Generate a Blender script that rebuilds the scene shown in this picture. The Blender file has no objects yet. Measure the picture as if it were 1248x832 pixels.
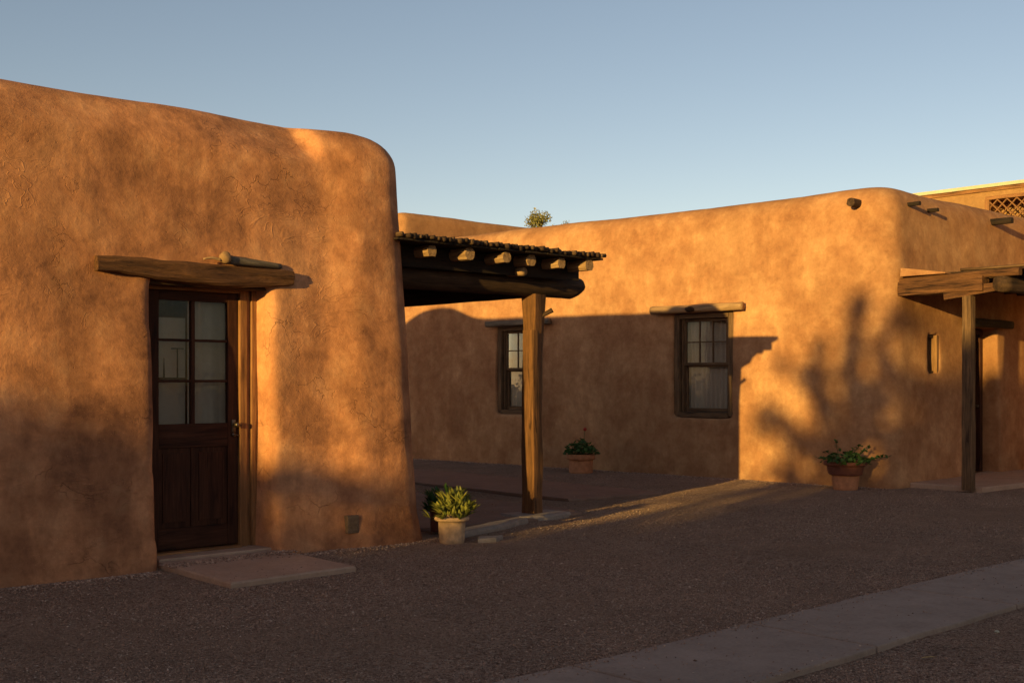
import bpy, bmesh, math, random
from mathutils import Vector, Matrix, noise
random.seed(7)
D = bpy.data
sc = bpy.context.scene
COL = sc.collection
R = math.radians

# ------------------------------------------------------------------ helpers
def link(o, parent=None):
    COL.objects.link(o)
    if parent is not None:
        o.parent = parent
    return o

def tag(o, label=None, cat=None, group=None, kind=None):
    if label: o["label"] = label
    if cat: o["category"] = cat
    if group: o["group"] = group
    if kind: o["kind"] = kind
    return o

def thing(name, label, cat, loc=(0, 0, 0), group=None):
    o = D.objects.new(name, None)
    o.location = loc
    o.empty_display_size = .2
    link(o)
    return tag(o, label, cat, group)

def obj(name, me, mats, parent=None, smooth=False):
    """link a mesh; meshes are written in world coordinates, so undo the thing's location"""
    if isinstance(me, bmesh.types.BMesh):
        bm = me
        me = D.meshes.new(name)
        bm.to_mesh(me); bm.free()
    me.name = name
    if not isinstance(mats, (list, tuple)): mats = [mats]
    if not me.materials:
        for m in mats: me.materials.append(m)
    if smooth:
        me.polygons.foreach_set("use_smooth", [True] * len(me.polygons))
    o = D.objects.new(name, me)
    off = Vector((0, 0, 0)); p = parent
    while p is not None:
        off += Vector(p.location); p = p.parent
    o.location = -off
    return link(o, parent)

def sm(e0, e1, x):
    t = max(0., min(1., (x - e0) / (e1 - e0)))
    return t * t * (3 - 2 * t)

def grain(bm):
    return bm.verts.layers.float_vector.get("grain") or bm.verts.layers.float_vector.new("grain")

def box(bm, lo, hi, bev=0., axis=None):
    """axis aligned box; grain coordinates run along its longest side"""
    g = grain(bm)
    ret = bmesh.ops.create_cube(bm, size=1.)
    vs = ret["verts"]
    c = [(a + b) / 2 for a, b in zip(lo, hi)]; s = [b - a for a, b in zip(lo, hi)]
    for v in vs:
        v.co = Vector((c[0] + v.co.x * s[0], c[1] + v.co.y * s[1], c[2] + v.co.z * s[2]))
    if bev > 0:
        es = list({e for v in vs for e in v.link_edges})
        r = bmesh.ops.bevel(bm, geom=es, offset=bev, segments=2, profile=.6, affect='EDGES')
        vs = list({v for f in r["faces"] for v in f.verts} | {v for v in vs if v.is_valid})
    if axis is None: axis = s.index(max(s))
    oth = [i for i in range(3) if i != axis]
    o = random.random() * 20
    for v in vs:
        v[g] = (v.co[oth[0]] + o, v.co[oth[1]], v.co[axis])
    return vs

def log(bm, p0, p1, r0, r1, seg=16, rings=14, square=0., wob=.06, bend=0., seed=0, flat=1., capin=.0):
    """rough hewn log from p0 to p1; square 0 = round, 1 = squared"""
    g = grain(bm)
    p0 = Vector(p0); p1 = Vector(p1)
    d = (p1 - p0); L = d.length; d.normalize()
    up = Vector((0, 0, 1)) if abs(d.z) < .9 else Vector((0, 1, 0))
    a = d.cross(up).normalized(); b = a.cross(d).normalized()
    rows = []
    for i in range(rings + 1):
        t = i / rings
        r = r0 + (r1 - r0) * t
        c = p0 + d * (L * t) + b * (bend * math.sin(math.pi * t))
        row = []
        for j in range(seg):
            th = 2 * math.pi * (j + .5) / seg
            cs, sn = math.cos(th), math.sin(th)
            m = max(abs(cs), abs(sn))
            k = (1 - square) + square * (1 / m) * .92
            n = noise.noise(Vector((cs * 1.3 + seed * 7.1, sn * 1.3, L * t * 2.2))) * wob * 1.4 + \
                noise.noise(Vector((cs * 4 + seed * 3.3, sn * 4, L * t * 5))) * wob * .5
            rr = r * k * (1 + n)
            v = bm.verts.new(c + a * (cs * rr) + b * (sn * rr * flat))
            v[g] = (cs * rr + seed * 1.7, sn * rr, L * t)
            row.append(v)
        rows.append(row)
    for i in range(rings):
        for j in range(seg):
            k = (j + 1) % seg
            bm.faces.new((rows[i][j], rows[i][k], rows[i + 1][k], rows[i + 1][j]))
    bm.faces.new(list(reversed(rows[0])))
    bm.faces.new(rows[-1])
    bmesh.ops.recalc_face_normals(bm, faces=bm.faces[:])

def lathe(bm, prof, c, seg=40, wob=0., seed=0):
    rows = []
    for r, z in prof:
        row = []
        for j in range(seg):
            th = 2 * math.pi * j / seg
            rr = r * (1 + wob * noise.noise(Vector((math.cos(th) + seed, math.sin(th), z * 6))))
            row.append(bm.verts.new((c[0] + rr * math.cos(th), c[1] + rr * math.sin(th), c[2] + z)))
        rows.append(row)
    for i in range(len(rows) - 1):
        for j in range(seg):
            k = (j + 1) % seg
            bm.faces.new((rows[i][j], rows[i][k], rows[i + 1][k], rows[i + 1][j]))
    bm.faces.new(list(reversed(rows[0]))); bm.faces.new(rows[-1])
    bmesh.ops.recalc_face_normals(bm, faces=bm.faces[:])

# ------------------------------------------------------------------ materials
def newmat(name):
    m = D.materials.new(name); m.use_nodes = True
    nt = m.node_tree
    for n in list(nt.nodes): nt.nodes.remove(n)
    out = nt.nodes.new("ShaderNodeOutputMaterial")
    b = nt.nodes.new("ShaderNodeBsdfPrincipled")
    nt.links.new(b.outputs[0], out.inputs[0])
    return m, nt, b

def N(nt, t, **kw):
    n = nt.nodes.new(t)
    for k, v in kw.items():
        if k.startswith("i_"): n.inputs[int(k[2:])].default_value = v
        else: setattr(n, k, v)
    return n

def noise_n(nt, vec, scale, detail=6, rough=.6, dist=0.):
    n = N(nt, "ShaderNodeTexNoise")
    n.inputs["Scale"].default_value = scale; n.inputs["Detail"].default_value = detail
    n.inputs["Roughness"].default_value = rough; n.inputs["Distortion"].default_value = dist
    nt.links.new(vec, n.inputs["Vector"])
    return n.outputs["Fac"]

def ramp(nt, fac, stops):
    r = N(nt, "ShaderNodeValToRGB")
    el = r.color_ramp.elements
    while len(el) < len(stops): el.new(.5)
    for e, (p, c) in zip(el, stops):
        e.position = p
        e.color = (c, c, c, 1) if isinstance(c, (int, float)) else (*c, 1)
    nt.links.new(fac, r.inputs[0])
    return r.outputs[0]

def mix(nt, fac, a, b, mode='MIX'):
    m = N(nt, "ShaderNodeMix", data_type='RGBA', blend_type=mode)
    for s, v in ((0, fac), (6, a), (7, b)):
        if isinstance(v, (int, float)): m.inputs[s].default_value = v
        elif isinstance(v, tuple): m.inputs[s].default_value = (*v, 1)
        else: nt.links.new(v, m.inputs[s])
    return m.outputs[2]

def math_n(nt, op, a, b=None):
    m = N(nt, "ShaderNodeMath", operation=op)
    for s, v in ((0, a), (1, b)):
        if v is None: continue
        if isinstance(v, (int, float)): m.inputs[s].default_value = v
        else: nt.links.new(v, m.inputs[s])
    return m.outputs[0]

def bump(nt, h, dist, strength=1., prev=None):
    b = N(nt, "ShaderNodeBump")
    b.inputs["Distance"].default_value = dist; b.inputs["Strength"].default_value = strength
    nt.links.new(h, b.inputs["Height"])
    if prev is not None: nt.links.new(prev, b.inputs["Normal"])
    return b.outputs[0]

def geo_pos(nt, scale=(1, 1, 1)):
    g = N(nt, "ShaderNodeTexCoord")
    m = N(nt, "ShaderNodeMapping"); m.inputs["Scale"].default_value = scale
    nt.links.new(g.outputs["Object"], m.inputs[0])
    return m.outputs[0]

def adobe_mat(name, dark, mid, light, seed=0., streak=.35, crack=1., relief=1.):
    m, nt, b = newmat(name)
    g = N(nt, "ShaderNodeTexCoord")
    mp = N(nt, "ShaderNodeMapping"); mp.inputs["Location"].default_value = (seed, seed * .7, seed * .3)
    nt.links.new(g.outputs["Object"], mp.inputs[0]); P = mp.outputs[0]
    st = N(nt, "ShaderNodeMapping"); st.inputs["Scale"].default_value = (3.2, 3.2, .8)
    nt.links.new(P, st.inputs[0])
    big = noise_n(nt, P, 1.15, 7, .62, .3)
    medn = noise_n(nt, P, 4.2, 8, .68, .15)
    fine = noise_n(nt, P, 34, 6, .7)
    grit = noise_n(nt, P, 160, 3, .7)
    stk = noise_n(nt, st.outputs[0], 1.2, 6, .6, .5)
    c = ramp(nt, big, [(.34, dark), (.50, mid), (.64, light)])
    c2 = ramp(nt, medn, [(.33, dark), (.50, mid), (.66, light)])
    c = mix(nt, .50, c, c2)
    c = mix(nt, .30, c, ramp(nt, noise_n(nt, P, .45, 4, .55, .4), [(.38, .62), (.62, 1.30)]), 'MULTIPLY')
    c3 = ramp(nt, noise_n(nt, P, 13., 7, .72, .3), [(.34, .62), (.50, 1.), (.66, 1.28)])
    c = mix(nt, .34, c, c3, 'MULTIPLY')
    sp = N(nt, "ShaderNodeTexVoronoi"); sp.inputs["Scale"].default_value = 48; nt.links.new(P, sp.inputs["Vector"])
    c = mix(nt, math_n(nt, 'MULTIPLY', ramp(nt, sp.outputs["Distance"], [(.06, .55), (.14, 0.)]), ramp(nt, noise_n(nt, P, 5, 3, .5), [(.48, 0.), (.6, 1.)])), c, tuple(min(1, x * 1.5) for x in light))
    c = mix(nt, math_n(nt, 'MULTIPLY', ramp(nt, stk, [(.42, 1.), (.58, 0.)]), streak), c, tuple(x * .72 for x in dark))
    c = mix(nt, .35, c, ramp(nt, fine, [(.3, .72), (.7, 1.15)]), 'MULTIPLY')
    # hairline cracks, only here and there
    vr = N(nt, "ShaderNodeTexVoronoi", feature='DISTANCE_TO_EDGE'); vr.inputs["Scale"].default_value = 2.3
    wv = N(nt, "ShaderNodeVectorMath", operation='ADD')
    nz = N(nt, "ShaderNodeTexNoise"); nz.inputs["Scale"].default_value = 3.5; nz.inputs["Detail"].default_value = 6
    nt.links.new(P, nz.inputs["Vector"])
    sc_ = N(nt, "ShaderNodeVectorMath", operation='SCALE'); sc_.inputs["Scale"].default_value = .75
    nt.links.new(nz.outputs["Color"], sc_.inputs[0])
    nt.links.new(P, wv.inputs[0]); nt.links.new(sc_.outputs[0], wv.inputs[1])
    nt.links.new(wv.outputs[0], vr.inputs["Vector"])
    line = ramp(nt, vr.outputs["Distance"], [(0., 1.), (.011, 0.)])
    where = ramp(nt, noise_n(nt, P, 1.7, 3, .5), [(.56, 0.), (.64, 1.)])
    ck = math_n(nt, 'MULTIPLY', line, math_n(nt, 'MULTIPLY', where, crack))
    c = mix(nt, math_n(nt, 'MULTIPLY', ck, .45), c, tuple(x * .45 for x in dark))
    # little pits
    pv = N(nt, "ShaderNodeTexVoronoi"); pv.inputs["Scale"].default_value = 9.
    nt.links.new(wv.outputs[0], pv.inputs["Vector"])
    pit = math_n(nt, 'MULTIPLY', ramp(nt, pv.outputs["Distance"], [(.03, 1.), (.10, 0.)]), crack)
    nt.links.new(c, b.inputs["Base Color"])
    b.inputs["Roughness"].default_value = .93
    b.inputs["Specular IOR Level"].default_value = .12
    n = bump(nt, big, .028 * relief)
    n = bump(nt, medn, .004 * relief, 1., n)
    n = bump(nt, fine, .0028 * relief, 1., n)
    # trowel drag marks: thin curved ridges in scattered patches
    tm = N(nt, "ShaderNodeMapping"); tm.inputs["Rotation"].default_value = (.5, .6, .3); tm.inputs["Scale"].default_value = (1.2, 1.2, 3.4)
    nt.links.new(P, tm.inputs[0])
    tn = noise_n(nt, tm.outputs[0], 1.6, 3, .5, .5)
    tl = ramp(nt, tn, [(.470, 0.), (.482, 1.), (.486, 0.), (.530, 0.), (.540, 1.), (.545, 0.)])
    tw = ramp(nt, noise_n(nt, P, 1.9, 3, .5), [(.54, 0.), (.64, 1.)])
    tr_ = math_n(nt, 'MULTIPLY', tl, tw)
    n = bump(nt, tr_, .0032 * relief, .8, n)
    n = bump(nt, grit, .0022, .8, n)
    n = bump(nt, math_n(nt, 'SUBTRACT', 1., math_n(nt, 'MAXIMUM', ck, math_n(nt, 'MULTIPLY', pit, .5))), .006, .8, n)
    nt.links.new(n, b.inputs["Normal"])
    return m

def wood_mat(name, dark, light, rough=.8, crackc=.35, relief=1., spec=.25):
    m, nt, b = newmat(name)
    at = N(nt, "ShaderNodeAttribute", attribute_name="grain")
    mp = N(nt, "ShaderNodeMapping"); mp.inputs["Scale"].default_value = (14, 14, 1.1)
    nt.links.new(at.outputs["Vector"], mp.inputs[0])
    mp2 = N(nt, "ShaderNodeMapping"); mp2.inputs["Scale"].default_value = (42, 42, 2.2)
    nt.links.new(at.outputs["Vector"], mp2.inputs[0])
    a = noise_n(nt, mp.outputs[0], 1.6, 7, .65, .8)
    f = noise_n(nt, mp2.outputs[0], 2.2, 5, .7, .3)
    blo = noise_n(nt, at.outputs["Vector"], 3.5, 4, .6)
    c = ramp(nt, a, [(.30, dark), (.66, light)])
    c = mix(nt, .55, c, ramp(nt, f, [(.32, .45), (.62, 1.15)]), 'MULTIPLY')
    c = mix(nt, .5, c, ramp(nt, blo, [(.3, .55), (.65, 1.1)]), 'MULTIPLY')
    spl = ramp(nt, a, [(.36, 1.), (.40, 0.)])
    c = mix(nt, math_n(nt, 'MULTIPLY', spl, crackc), c, tuple(x * .25 for x in dark))
    nt.links.new(c, b.inputs["Base Color"])
    b.inputs["Roughness"].default_value = rough
    b.inputs["Specular IOR Level"].default_value = spec
    n = bump(nt, a, .012 * relief)
    n = bump(nt, f, .006 * relief, 1., n)
    nt.links.new(n, b.inputs["Normal"])
    return m

def plain(name, col, rough=.8, var=.25, scale=12, bmp=.002, spec=.3, metal=0.):
    m, nt, b = newmat(name)
    P = geo_pos(nt)
    a = noise_n(nt, P, scale, 6, .65)
    c = mix(nt, ramp(nt, a, [(.3, 0.), (.7, 1.)]), tuple(x * (1 - var) for x in col), tuple(min(1, x * (1 + var)) for x in col))
    nt.links.new(c, b.inputs["Base Color"])
    b.inputs["Roughness"].default_value = rough; b.inputs["Specular IOR Level"].default_value = spec
    b.inputs["Metallic"].default_value = metal
    if bmp: nt.links.new(bump(nt, noise_n(nt, P, scale * 4, 5, .7), bmp), b.inputs["Normal"])
    return m

M = {}
M['adobe_left'] = adobe_mat("adobe_left", (.185, .074, .040), (.500, .205, .095), (.690, .325, .160), 3.1, streak=.30)
M['adobe_right'] = adobe_mat("adobe_right", (.270, .115, .052), (.385, .180, .083), (.540, .285, .138), 11.4, streak=.18, crack=.3, relief=.55)
M['adobe_back'] = adobe_mat("adobe_back", (.300, .135, .060), (.400, .190, .085), (.480, .240, .110), 23.7, streak=.2, crack=.5, relief=.6)
M['adobe_beige'] = adobe_mat("adobe_beige", (.29, .150, .062), (.34, .18, .075), (.39, .21, .09), 31.7, streak=.1, crack=.0, relief=.4)
M['wood'] = wood_mat("weathered_wood", (.060, .030, .015), (.205, .110, .052))
M['wood_dark'] = wood_mat("dark_wood", (.025, .012, .007), (.095, .048, .024))
M['wood_pale'] = wood_mat("pale_log", (.220, .115, .052), (.460, .270, .135))
M['wood_rough'] = wood_mat('rough_beam', (.048, .018, .009), (.205, .086, .034), crackc=.6, relief=2.2)
M['wood_post'] = wood_mat("hewn_post", (.060, .024, .009), (.215, .092, .034), crackc=.5)
M['wood_black'] = wood_mat("shade_dark_wood", (.012, .007, .005), (.040, .022, .013))  # near black, stands in for deep shade under the portal roof
M['wood_grey'] = wood_mat("grey_wood", (.085, .060, .042), (.240, .175, .120))
M['door_wood'] = wood_mat("door_wood", (.030, .010, .006), (.090, .032, .016), rough=.7, crackc=.2, relief=.25, spec=.12)
M['frame_wood'] = wood_mat("frame_wood", (.150, .060, .022), (.380, .170, .062), rough=.65, crackc=.35, relief=.6)
M['lit_reveal'] = wood_mat('ochre_lit_reveal', (.16, .075, .03), (.36, .18, .075), crackc=.2, relief=.4)  # ochre that paints the sunlit right reveal of the small window
M['cap'] = plain("pale_cap", (.52, .44, .31), .8, .1, 6, .002)
M['terracotta'] = plain("terracotta", (.46, .185, .085), .85, .25, 14, .003)
M['pot_pale'] = plain("limed_clay", (.47, .285, .165), .9, .30, 17, .004)
M['pot_dark'] = plain("dark_clay", (.150, .048, .028), .8, .3, 14, .003)
M['soil'] = plain("potting_soil", (.045, .03, .02), .95, .4, 40, .02)
M['curtain'] = plain("curtain_cloth", (.66, .60, .53), .9, .06, 30, .0006)
M['blind'] = plain('linen_blind', (.62, .57, .50), .9, .06, 30, .0006)
M['metal'] = plain("worn_brass", (.14, .10, .07), .38, .3, 40, .0005, .5, .9)
M['iron'] = plain("dark_iron", (.045, .04, .038), .6, .3, 40, .0005, .4, .6)
M['plate'] = plain("vent_paint", (.14, .085, .055), .8, .3, 30, .002)
M['dark'] = plain("room_shade", (.05, .035, .028), .9, .2, 5, 0)
M['stone'] = plain("flagstone", (.27, .20, .16), .92, .25, 9, .006)
M['bark'] = plain("bark", (.10, .07, .05), .9, .4, 20, .02)

def glass_mat():
    m = D.materials.new("window_glass"); m.use_nodes = True
    nt = m.node_tree
    for n in list(nt.nodes): nt.nodes.remove(n)
    out = N(nt, "ShaderNodeOutputMaterial")
    tr = N(nt, "ShaderNodeBsdfTransparent"); tr.inputs[0].default_value = (.84, .82, .79, 1)
    gl = N(nt, "ShaderNodeBsdfGlossy"); gl.inputs["Roughness"].default_value = .03
    fr = N(nt, "ShaderNodeFresnel"); fr.inputs[0].default_value = 1.5
    P = geo_pos(nt)
    bn = bump(nt, noise_n(nt, P, 4, 3, .5), .01, .25)
    nt.links.new(bn, gl.inputs["Normal"])
    mx = N(nt, "ShaderNodeMixShader")
    nt.links.new(math_n(nt, 'MULTIPLY', fr.outputs[0], .40), mx.inputs[0])
    nt.links.new(tr.outputs[0], mx.inputs[1]); nt.links.new(gl.outputs[0], mx.inputs[2])
    nt.links.new(mx.outputs[0], out.inputs[0])
    return m
M['glass'] = glass_mat()

def leaf_mat(name, c1, c2, trans=.25):
    m, nt, b = newmat(name)
    oi = N(nt, "ShaderNodeNewGeometry")
    c = ramp(nt, oi.outputs["Random Per Island"], [(0., c1), (1., c2)])
    nt.links.new(c, b.inputs["Base Color"])
    b.inputs["Roughness"].default_value = .6; b.inputs["Specular IOR Level"].default_value = .3
    tl = N(nt, "ShaderNodeBsdfTranslucent"); nt.links.new(c, tl.inputs[0])
    mx = N(nt, "ShaderNodeMixShader"); mx.inputs[0].default_value = trans
    nt.links.new(b.outputs[0], mx.inputs[1]); nt.links.new(tl.outputs[0], mx.inputs[2])
    out = [n for n in nt.nodes if n.type == 'OUTPUT_MATERIAL'][0]
    nt.links.new(mx.outputs[0], out.inputs[0])
    return m
M['leaf_agave'] = leaf_mat("broad_leaves_yellow_green", (.09, .11, .022), (.33, .29, .06), .2)
M['leaf_dark'] = leaf_mat("geranium_leaves", (.030, .070, .016), (.075, .135, .030), .25)
M['leaf_tree'] = leaf_mat("tree_leaves", (.16, .15, .035), (.34, .28, .08), .3)
M['leaf_hedge'] = leaf_mat("hedge_leaves", (.04, .07, .02), (.08, .12, .03), .1)
M['leaf_dry'] = plain("dry_leaf", (.45, .27, .10), .7, .2, 60, .001)
M['petal'] = leaf_mat("petals", (.35, .03, .02), (.45, .05, .03), .3)

def gravel_mat():
    m, nt, b = newmat("gravel_ground")
    P = geo_pos(nt)
    cols = []
    v1 = N(nt, "ShaderNodeTexVoronoi"); v1.inputs["Scale"].default_value = 58; nt.links.new(P, v1.inputs["Vector"])
    v2 = N(nt, "ShaderNodeTexVoronoi"); v2.inputs["Scale"].default_value = 125; nt.links.new(P, v2.inputs["Vector"])
    sep = N(nt, "ShaderNodeSeparateColor"); nt.links.new(v1.outputs["Color"], sep.inputs[0])
    sep2 = N(nt, "ShaderNodeSeparateColor"); nt.links.new(v2.outputs["Color"], sep2.inputs[0])
    st = [(0., (.15, .080, .054)), (.35, (.34, .188, .122)), (.7, (.50, .30, .20)), (1., (.52, .37, .27))]
    c1 = ramp(nt, sep.outputs[0], st); c2 = ramp(nt, sep2.outputs[1], st)
    big = noise_n(nt, P, .55, 6, .6, .5)
    c = mix(nt, ramp(nt, noise_n(nt, P, 9, 4, .6), [(.42, 0.), (.58, 1.)]), c1, c2)
    dirt = mix(nt, noise_n(nt, P, 30, 5, .7), (.345, .190, .120), (.50, .295, .190))
    c = mix(nt, ramp(nt, big, [(.42, .05), (.62, .55)]), c, dirt)
    c = mix(nt, .6, c, ramp(nt, noise_n(nt, P, 1.6, 5, .65), [(.3, .70), (.7, 1.2)]), 'MULTIPLY')
    nt.links.new(c, b.inputs["Base Color"])
    b.inputs["Roughness"].default_value = .95; b.inputs["Specular IOR Level"].default_value = .15
    n = bump(nt, noise_n(nt, P, 5, 6, .65), .03, .8)
    b.inputs['Diffuse Roughness'].default_value = 1.
    n = bump(nt, v1.outputs["Distance"],   .022, 1., n)
    n = bump(nt, v2.outputs["Distance"], .012, 1., n)
    nt.links.new(n, b.inputs["Normal"])
    return m
M['gravel'] = gravel_mat()

def pebble_mat():
    m, nt, b = newmat("pebbles")
    oi = N(nt, "ShaderNodeNewGeometry")
    c = ramp(nt, oi.outputs["Random Per Island"], [(0., (.14, .078, .054)), (.45, (.33, .188, .125)), (.85, (.44, .265, .18)), (1., (.56, .39, .29))])
    nt.links.new(c, b.inputs["Base Color"]); b.inputs["Roughness"].default_value = .9
    b.inputs["Specular IOR Level"].default_value = .2
    return m
M['pebble'] = pebble_mat()

def concrete_mat(name, col, stain, joints=None):
    m, nt, b = newmat(name)
    P = geo_pos(nt)
    a = noise_n(nt, P, 2.1, 8, .7, .4); f = noise_n(nt, P, 45, 6, .7); s = noise_n(nt, P, 7, 9, .72, .1)
    c = mix(nt, ramp(nt, a, [(.3, 0.), (.7, 1.)]), tuple(x * .82 for x in col), tuple(x * 1.12 for x in col))
    c = mix(nt, ramp(nt, s, [(.48, 0.), (.72, .6)]), c, stain)
    c = mix(nt, .5, c, ramp(nt, f, [(.3, .72), (.7, 1.15)]), 'MULTIPLY')
    nt.links.new(c, b.inputs["Base Color"])
    b.inputs["Roughness"].default_value = .9; b.inputs["Specular IOR Level"].default_value = .2
    n = bump(nt, a, .02, .6); n = bump(nt, f, .004, .8, n)
    nt.links.new(n, b.inputs["Normal"])
    return m
M['path'] = concrete_mat("path_concrete", (.350, .240, .180), (.24, .150, .105))
M['slab'] = concrete_mat("doorstep_concrete", (.45, .285, .195), (.34, .195, .125))
M['earth'] = concrete_mat("packed_earth", (.215, .125, .088), (.17, .09, .06))

# ------------------------------------------------------------------ adobe bodies
def rounded_loop(poly, inset, rad, n=7):
    """convex CCW polygon, inset and with rounded corners (n+1 points per corner)"""
    m = len(poly); lines = []
    for i in range(m):
        a = Vector(poly[i]); b = Vector(poly[(i + 1) % m]); d = (b - a).normalized()
        nrm = Vector((-d.y, d.x))
        lines.append((a + nrm * inset, d, nrm))
    out = []
    for i in range(m):
        (p, d, n1), (q, e, n2) = lines[i - 1], lines[i]
        det = d.x * (-e.y) - d.y * (-e.x)
        r = q - p
        t = (r.x * (-e.y) - r.y * (-e.x)) / det
        c = p + d * t
        bis = (n1 + n2); ang = n1.angle(n2); bis.normalize()
        rr = rad[i] if isinstance(rad, (list, tuple)) else rad
        cen = c + bis * (rr / math.cos(ang / 2))
        a0 = math.atan2(-n1.y, -n1.x)
        for k in range(n + 1):
            a = a0 + ang * k / n
            out.append((cen.x + rr * math.cos(a), cen.y + rr * math.sin(a)))
    return out

def adobe_body(poly, rad, H, batter=.16, R_=.32, flare=0., sink=.75):
    bm = bmesh.new()
    prof = [(-.02 - flare, -.4), (-flare, 0.), (-flare * .5 + .015, .25), (.03, .8), (batter * .45, H * .45), (batter * .75, H * .72), (batter, H - R_)]
    for k in range(1, 9):
        a = k / 8 * math.pi / 2
        prof.append((batter + R_ * (1 - math.cos(a)), H - R_ + R_ * math.sin(a)))
    prof += [(batter + R_ + .1, H - .01), (batter + R_ + .2, H - .08), (batter + R_ + .25, H - .45)]
    rows = [[bm.verts.new((x, y, z)) for x, y in rounded_loop(poly, i, rad)] for i, z in prof]
    n = len(rows[0])
    for a, b in zip(rows, rows[1:]):
        for j in range(n):
            k = (j + 1) % n
            bm.faces.new((a[j], a[k], b[k], b[j]))
    bm.faces.new(list(reversed(rows[0]))); bm.faces.new(rows[-1])
    bmesh.ops.recalc_face_normals(bm, faces=bm.faces[:])
    return bm

def cutter(pts_lo, z0, z1, pts_hi=None):
    bm = bmesh.new()
    a = [bm.verts.new((x, y, z0)) for x, y in pts_lo]; b = [bm.verts.new((x, y, z1)) for x, y in (pts_hi or pts_lo)]
    n = len(a)
    for j in range(n):
        k = (j + 1) % n
        bm.faces.new((a[j], a[k], b[k], b[j]))
    bm.faces.new(list(reversed(a))); bm.faces.new(b)
    bmesh.ops.recalc_face_normals(bm, faces=bm.faces[:])
    me = D.meshes.new("opening"); bm.to_mesh(me); bm.free()
    return me

def finish_adobe(bm, cutters, voxel, smooth, warp, disp=1.):
    me = D.meshes.new("adobe_src"); bm.to_mesh(me); bm.free()
    o = D.objects.new("adobe_src", me); COL.objects.link(o)
    tmp = []
    for cm in cutters:
        co = D.objects.new("opening", cm); COL.objects.link(co); tmp.append(co)
        md = o.modifiers.new("b", 'BOOLEAN'); md.object = co; md.operation = 'DIFFERENCE'; md.solver = 'EXACT'
    md = o.modifiers.new("r", 'REMESH'); md.mode = 'VOXEL'; md.voxel_size = voxel; md.use_smooth_shade = True
    md = o.modifiers.new("s", 'SMOOTH'); md.factor = .5; md.iterations = smooth
    dg = bpy.context.evaluated_depsgraph_get()
    ev = o.evaluated_get(dg)
    out = D.meshes.new_from_object(ev)
    for t in tmp + [o]:
        m_ = t.data; D.objects.remove(t); D.meshes.remove(m_)
    nv = len(out.vertices)
    co = [0.] * (nv * 3); no = [0.] * (nv * 3)
    out.vertices.foreach_get("co", co)
    out.vertex_normals.foreach_get("vector", no)
    for i in range(nv):
        p = Vector(co[3 * i:3 * i + 3]); n = Vector(no[3 * i:3 * i + 3])
        h = noise.noise(p * .9) * .030 + noise.noise(p * 2.6 + Vector((9, 3, 1))) * .008 + noise.noise(p * 7.5) * .0035
        p = p + n * (h * disp)
        p = warp(p)
        co[3 * i:3 * i + 3] = p[:]
    out.vertices.foreach_set("co", co)
    out.update()
    return out

# ------------------------------------------------------------------ ground
def gh(x, y):
    return noise.noise(Vector((x * .35, y * .35, 4.2))) * .018 + noise.noise(Vector((x * 1.3, y * 1.3, 1.7))) * .007

def axis_coords(c, near, step, far):
    xs = []; x = 0.
    while x < near: xs.append(x); x += step
    s = step
    while x < far: xs.append(x); s *= 1.35; x += s
    xs.append(far)
    return [c - v for v in reversed(xs[1:])] + [c + v for v in xs]
xs = axis_coords(8, 7.5, .09, 600); ys = axis_coords(8, 8, .09, 600)
bm = bmesh.new()
g = [[bm.verts.new((x, y, gh(x, y) * (1 if abs(x - 8) < 20 and abs(y - 8) < 20 else 0))) for x in xs] for y in ys]
for i in range(len(ys) - 1):
    for j in range(len(xs) - 1):
        bm.faces.new((g[i][j], g[i][j + 1], g[i + 1][j + 1], g[i + 1][j]))
tag(obj("ground", bm, M['gravel'], smooth=True), kind="structure")

# concrete path across the lower right, cast in bays
def path_strip():
    bm = bmesh.new(); edges = [-6, -3.4, -.9, 1.6, 3.95, 5.35, 6.95, 8.9, 11., 13.3, 15.8, 18.4, 21]
    for a, b in zip(edges, edges[1:]):
        box(bm, (a + .009, 3.08, -.06), (b - .009, 3.86, .028), .010)
    bmesh.ops.subdivide_edges(bm, edges=[e for e in bm.edges if e.calc_length() > .5], cuts=14)
    for v in bm.verts:
        if abs(v.co.y - 3.08) < .02: v.co.y += .014 * noise.noise(v.co * 3.1)
        if abs(v.co.y - 3.86) < .02: v.co.y += .014 * noise.noise(v.co * 2.7 + Vector((5, 5, 5)))
        v.co.z += gh(v.co.x, 3.5) * .6
    return bm
tag(obj("path", path_strip(), M['path']), kind="structure")

def slab_mesh(pts, z0, z1, bev=.012, jig=.01):
    """flat slab with a slightly irregular outline"""
    bm = bmesh.new(); P = []
    n = len(pts)
    for i in range(n):
        a = Vector(pts[i]); b = Vector(pts[(i + 1) % n]); k = max(1, int((b - a).length / .12))
        for t in range(k):
            p = a.lerp(b, t / k)
            P.append(p + Vector((noise.noise(Vector((p.x * 4, p.y * 4, 1))), noise.noise(Vector((p.x * 4, p.y * 4, 9))))) * jig)
    c = sum(P, Vector((0, 0))) / len(P)
    rows = [[bm.verts.new((p.x, p.y, z0)) for p in P], [bm.verts.new((p.x, p.y, z1 - bev)) for p in P],
            [bm.verts.new((*(p + (c - p).normalized() * bev), z1)) for p in P]]
    m = len(P)
    for a, b in zip(rows, rows[1:]):
        for j in range(m): bm.faces.new((a[j], a[(j + 1) % m], b[(j + 1) % m], b[j]))
    bm.faces.new(rows[-1]); bm.faces.new(list(reversed(rows[0])))
    bmesh.ops.recalc_face_normals(bm, faces=bm.faces[:])
    return bm
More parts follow.
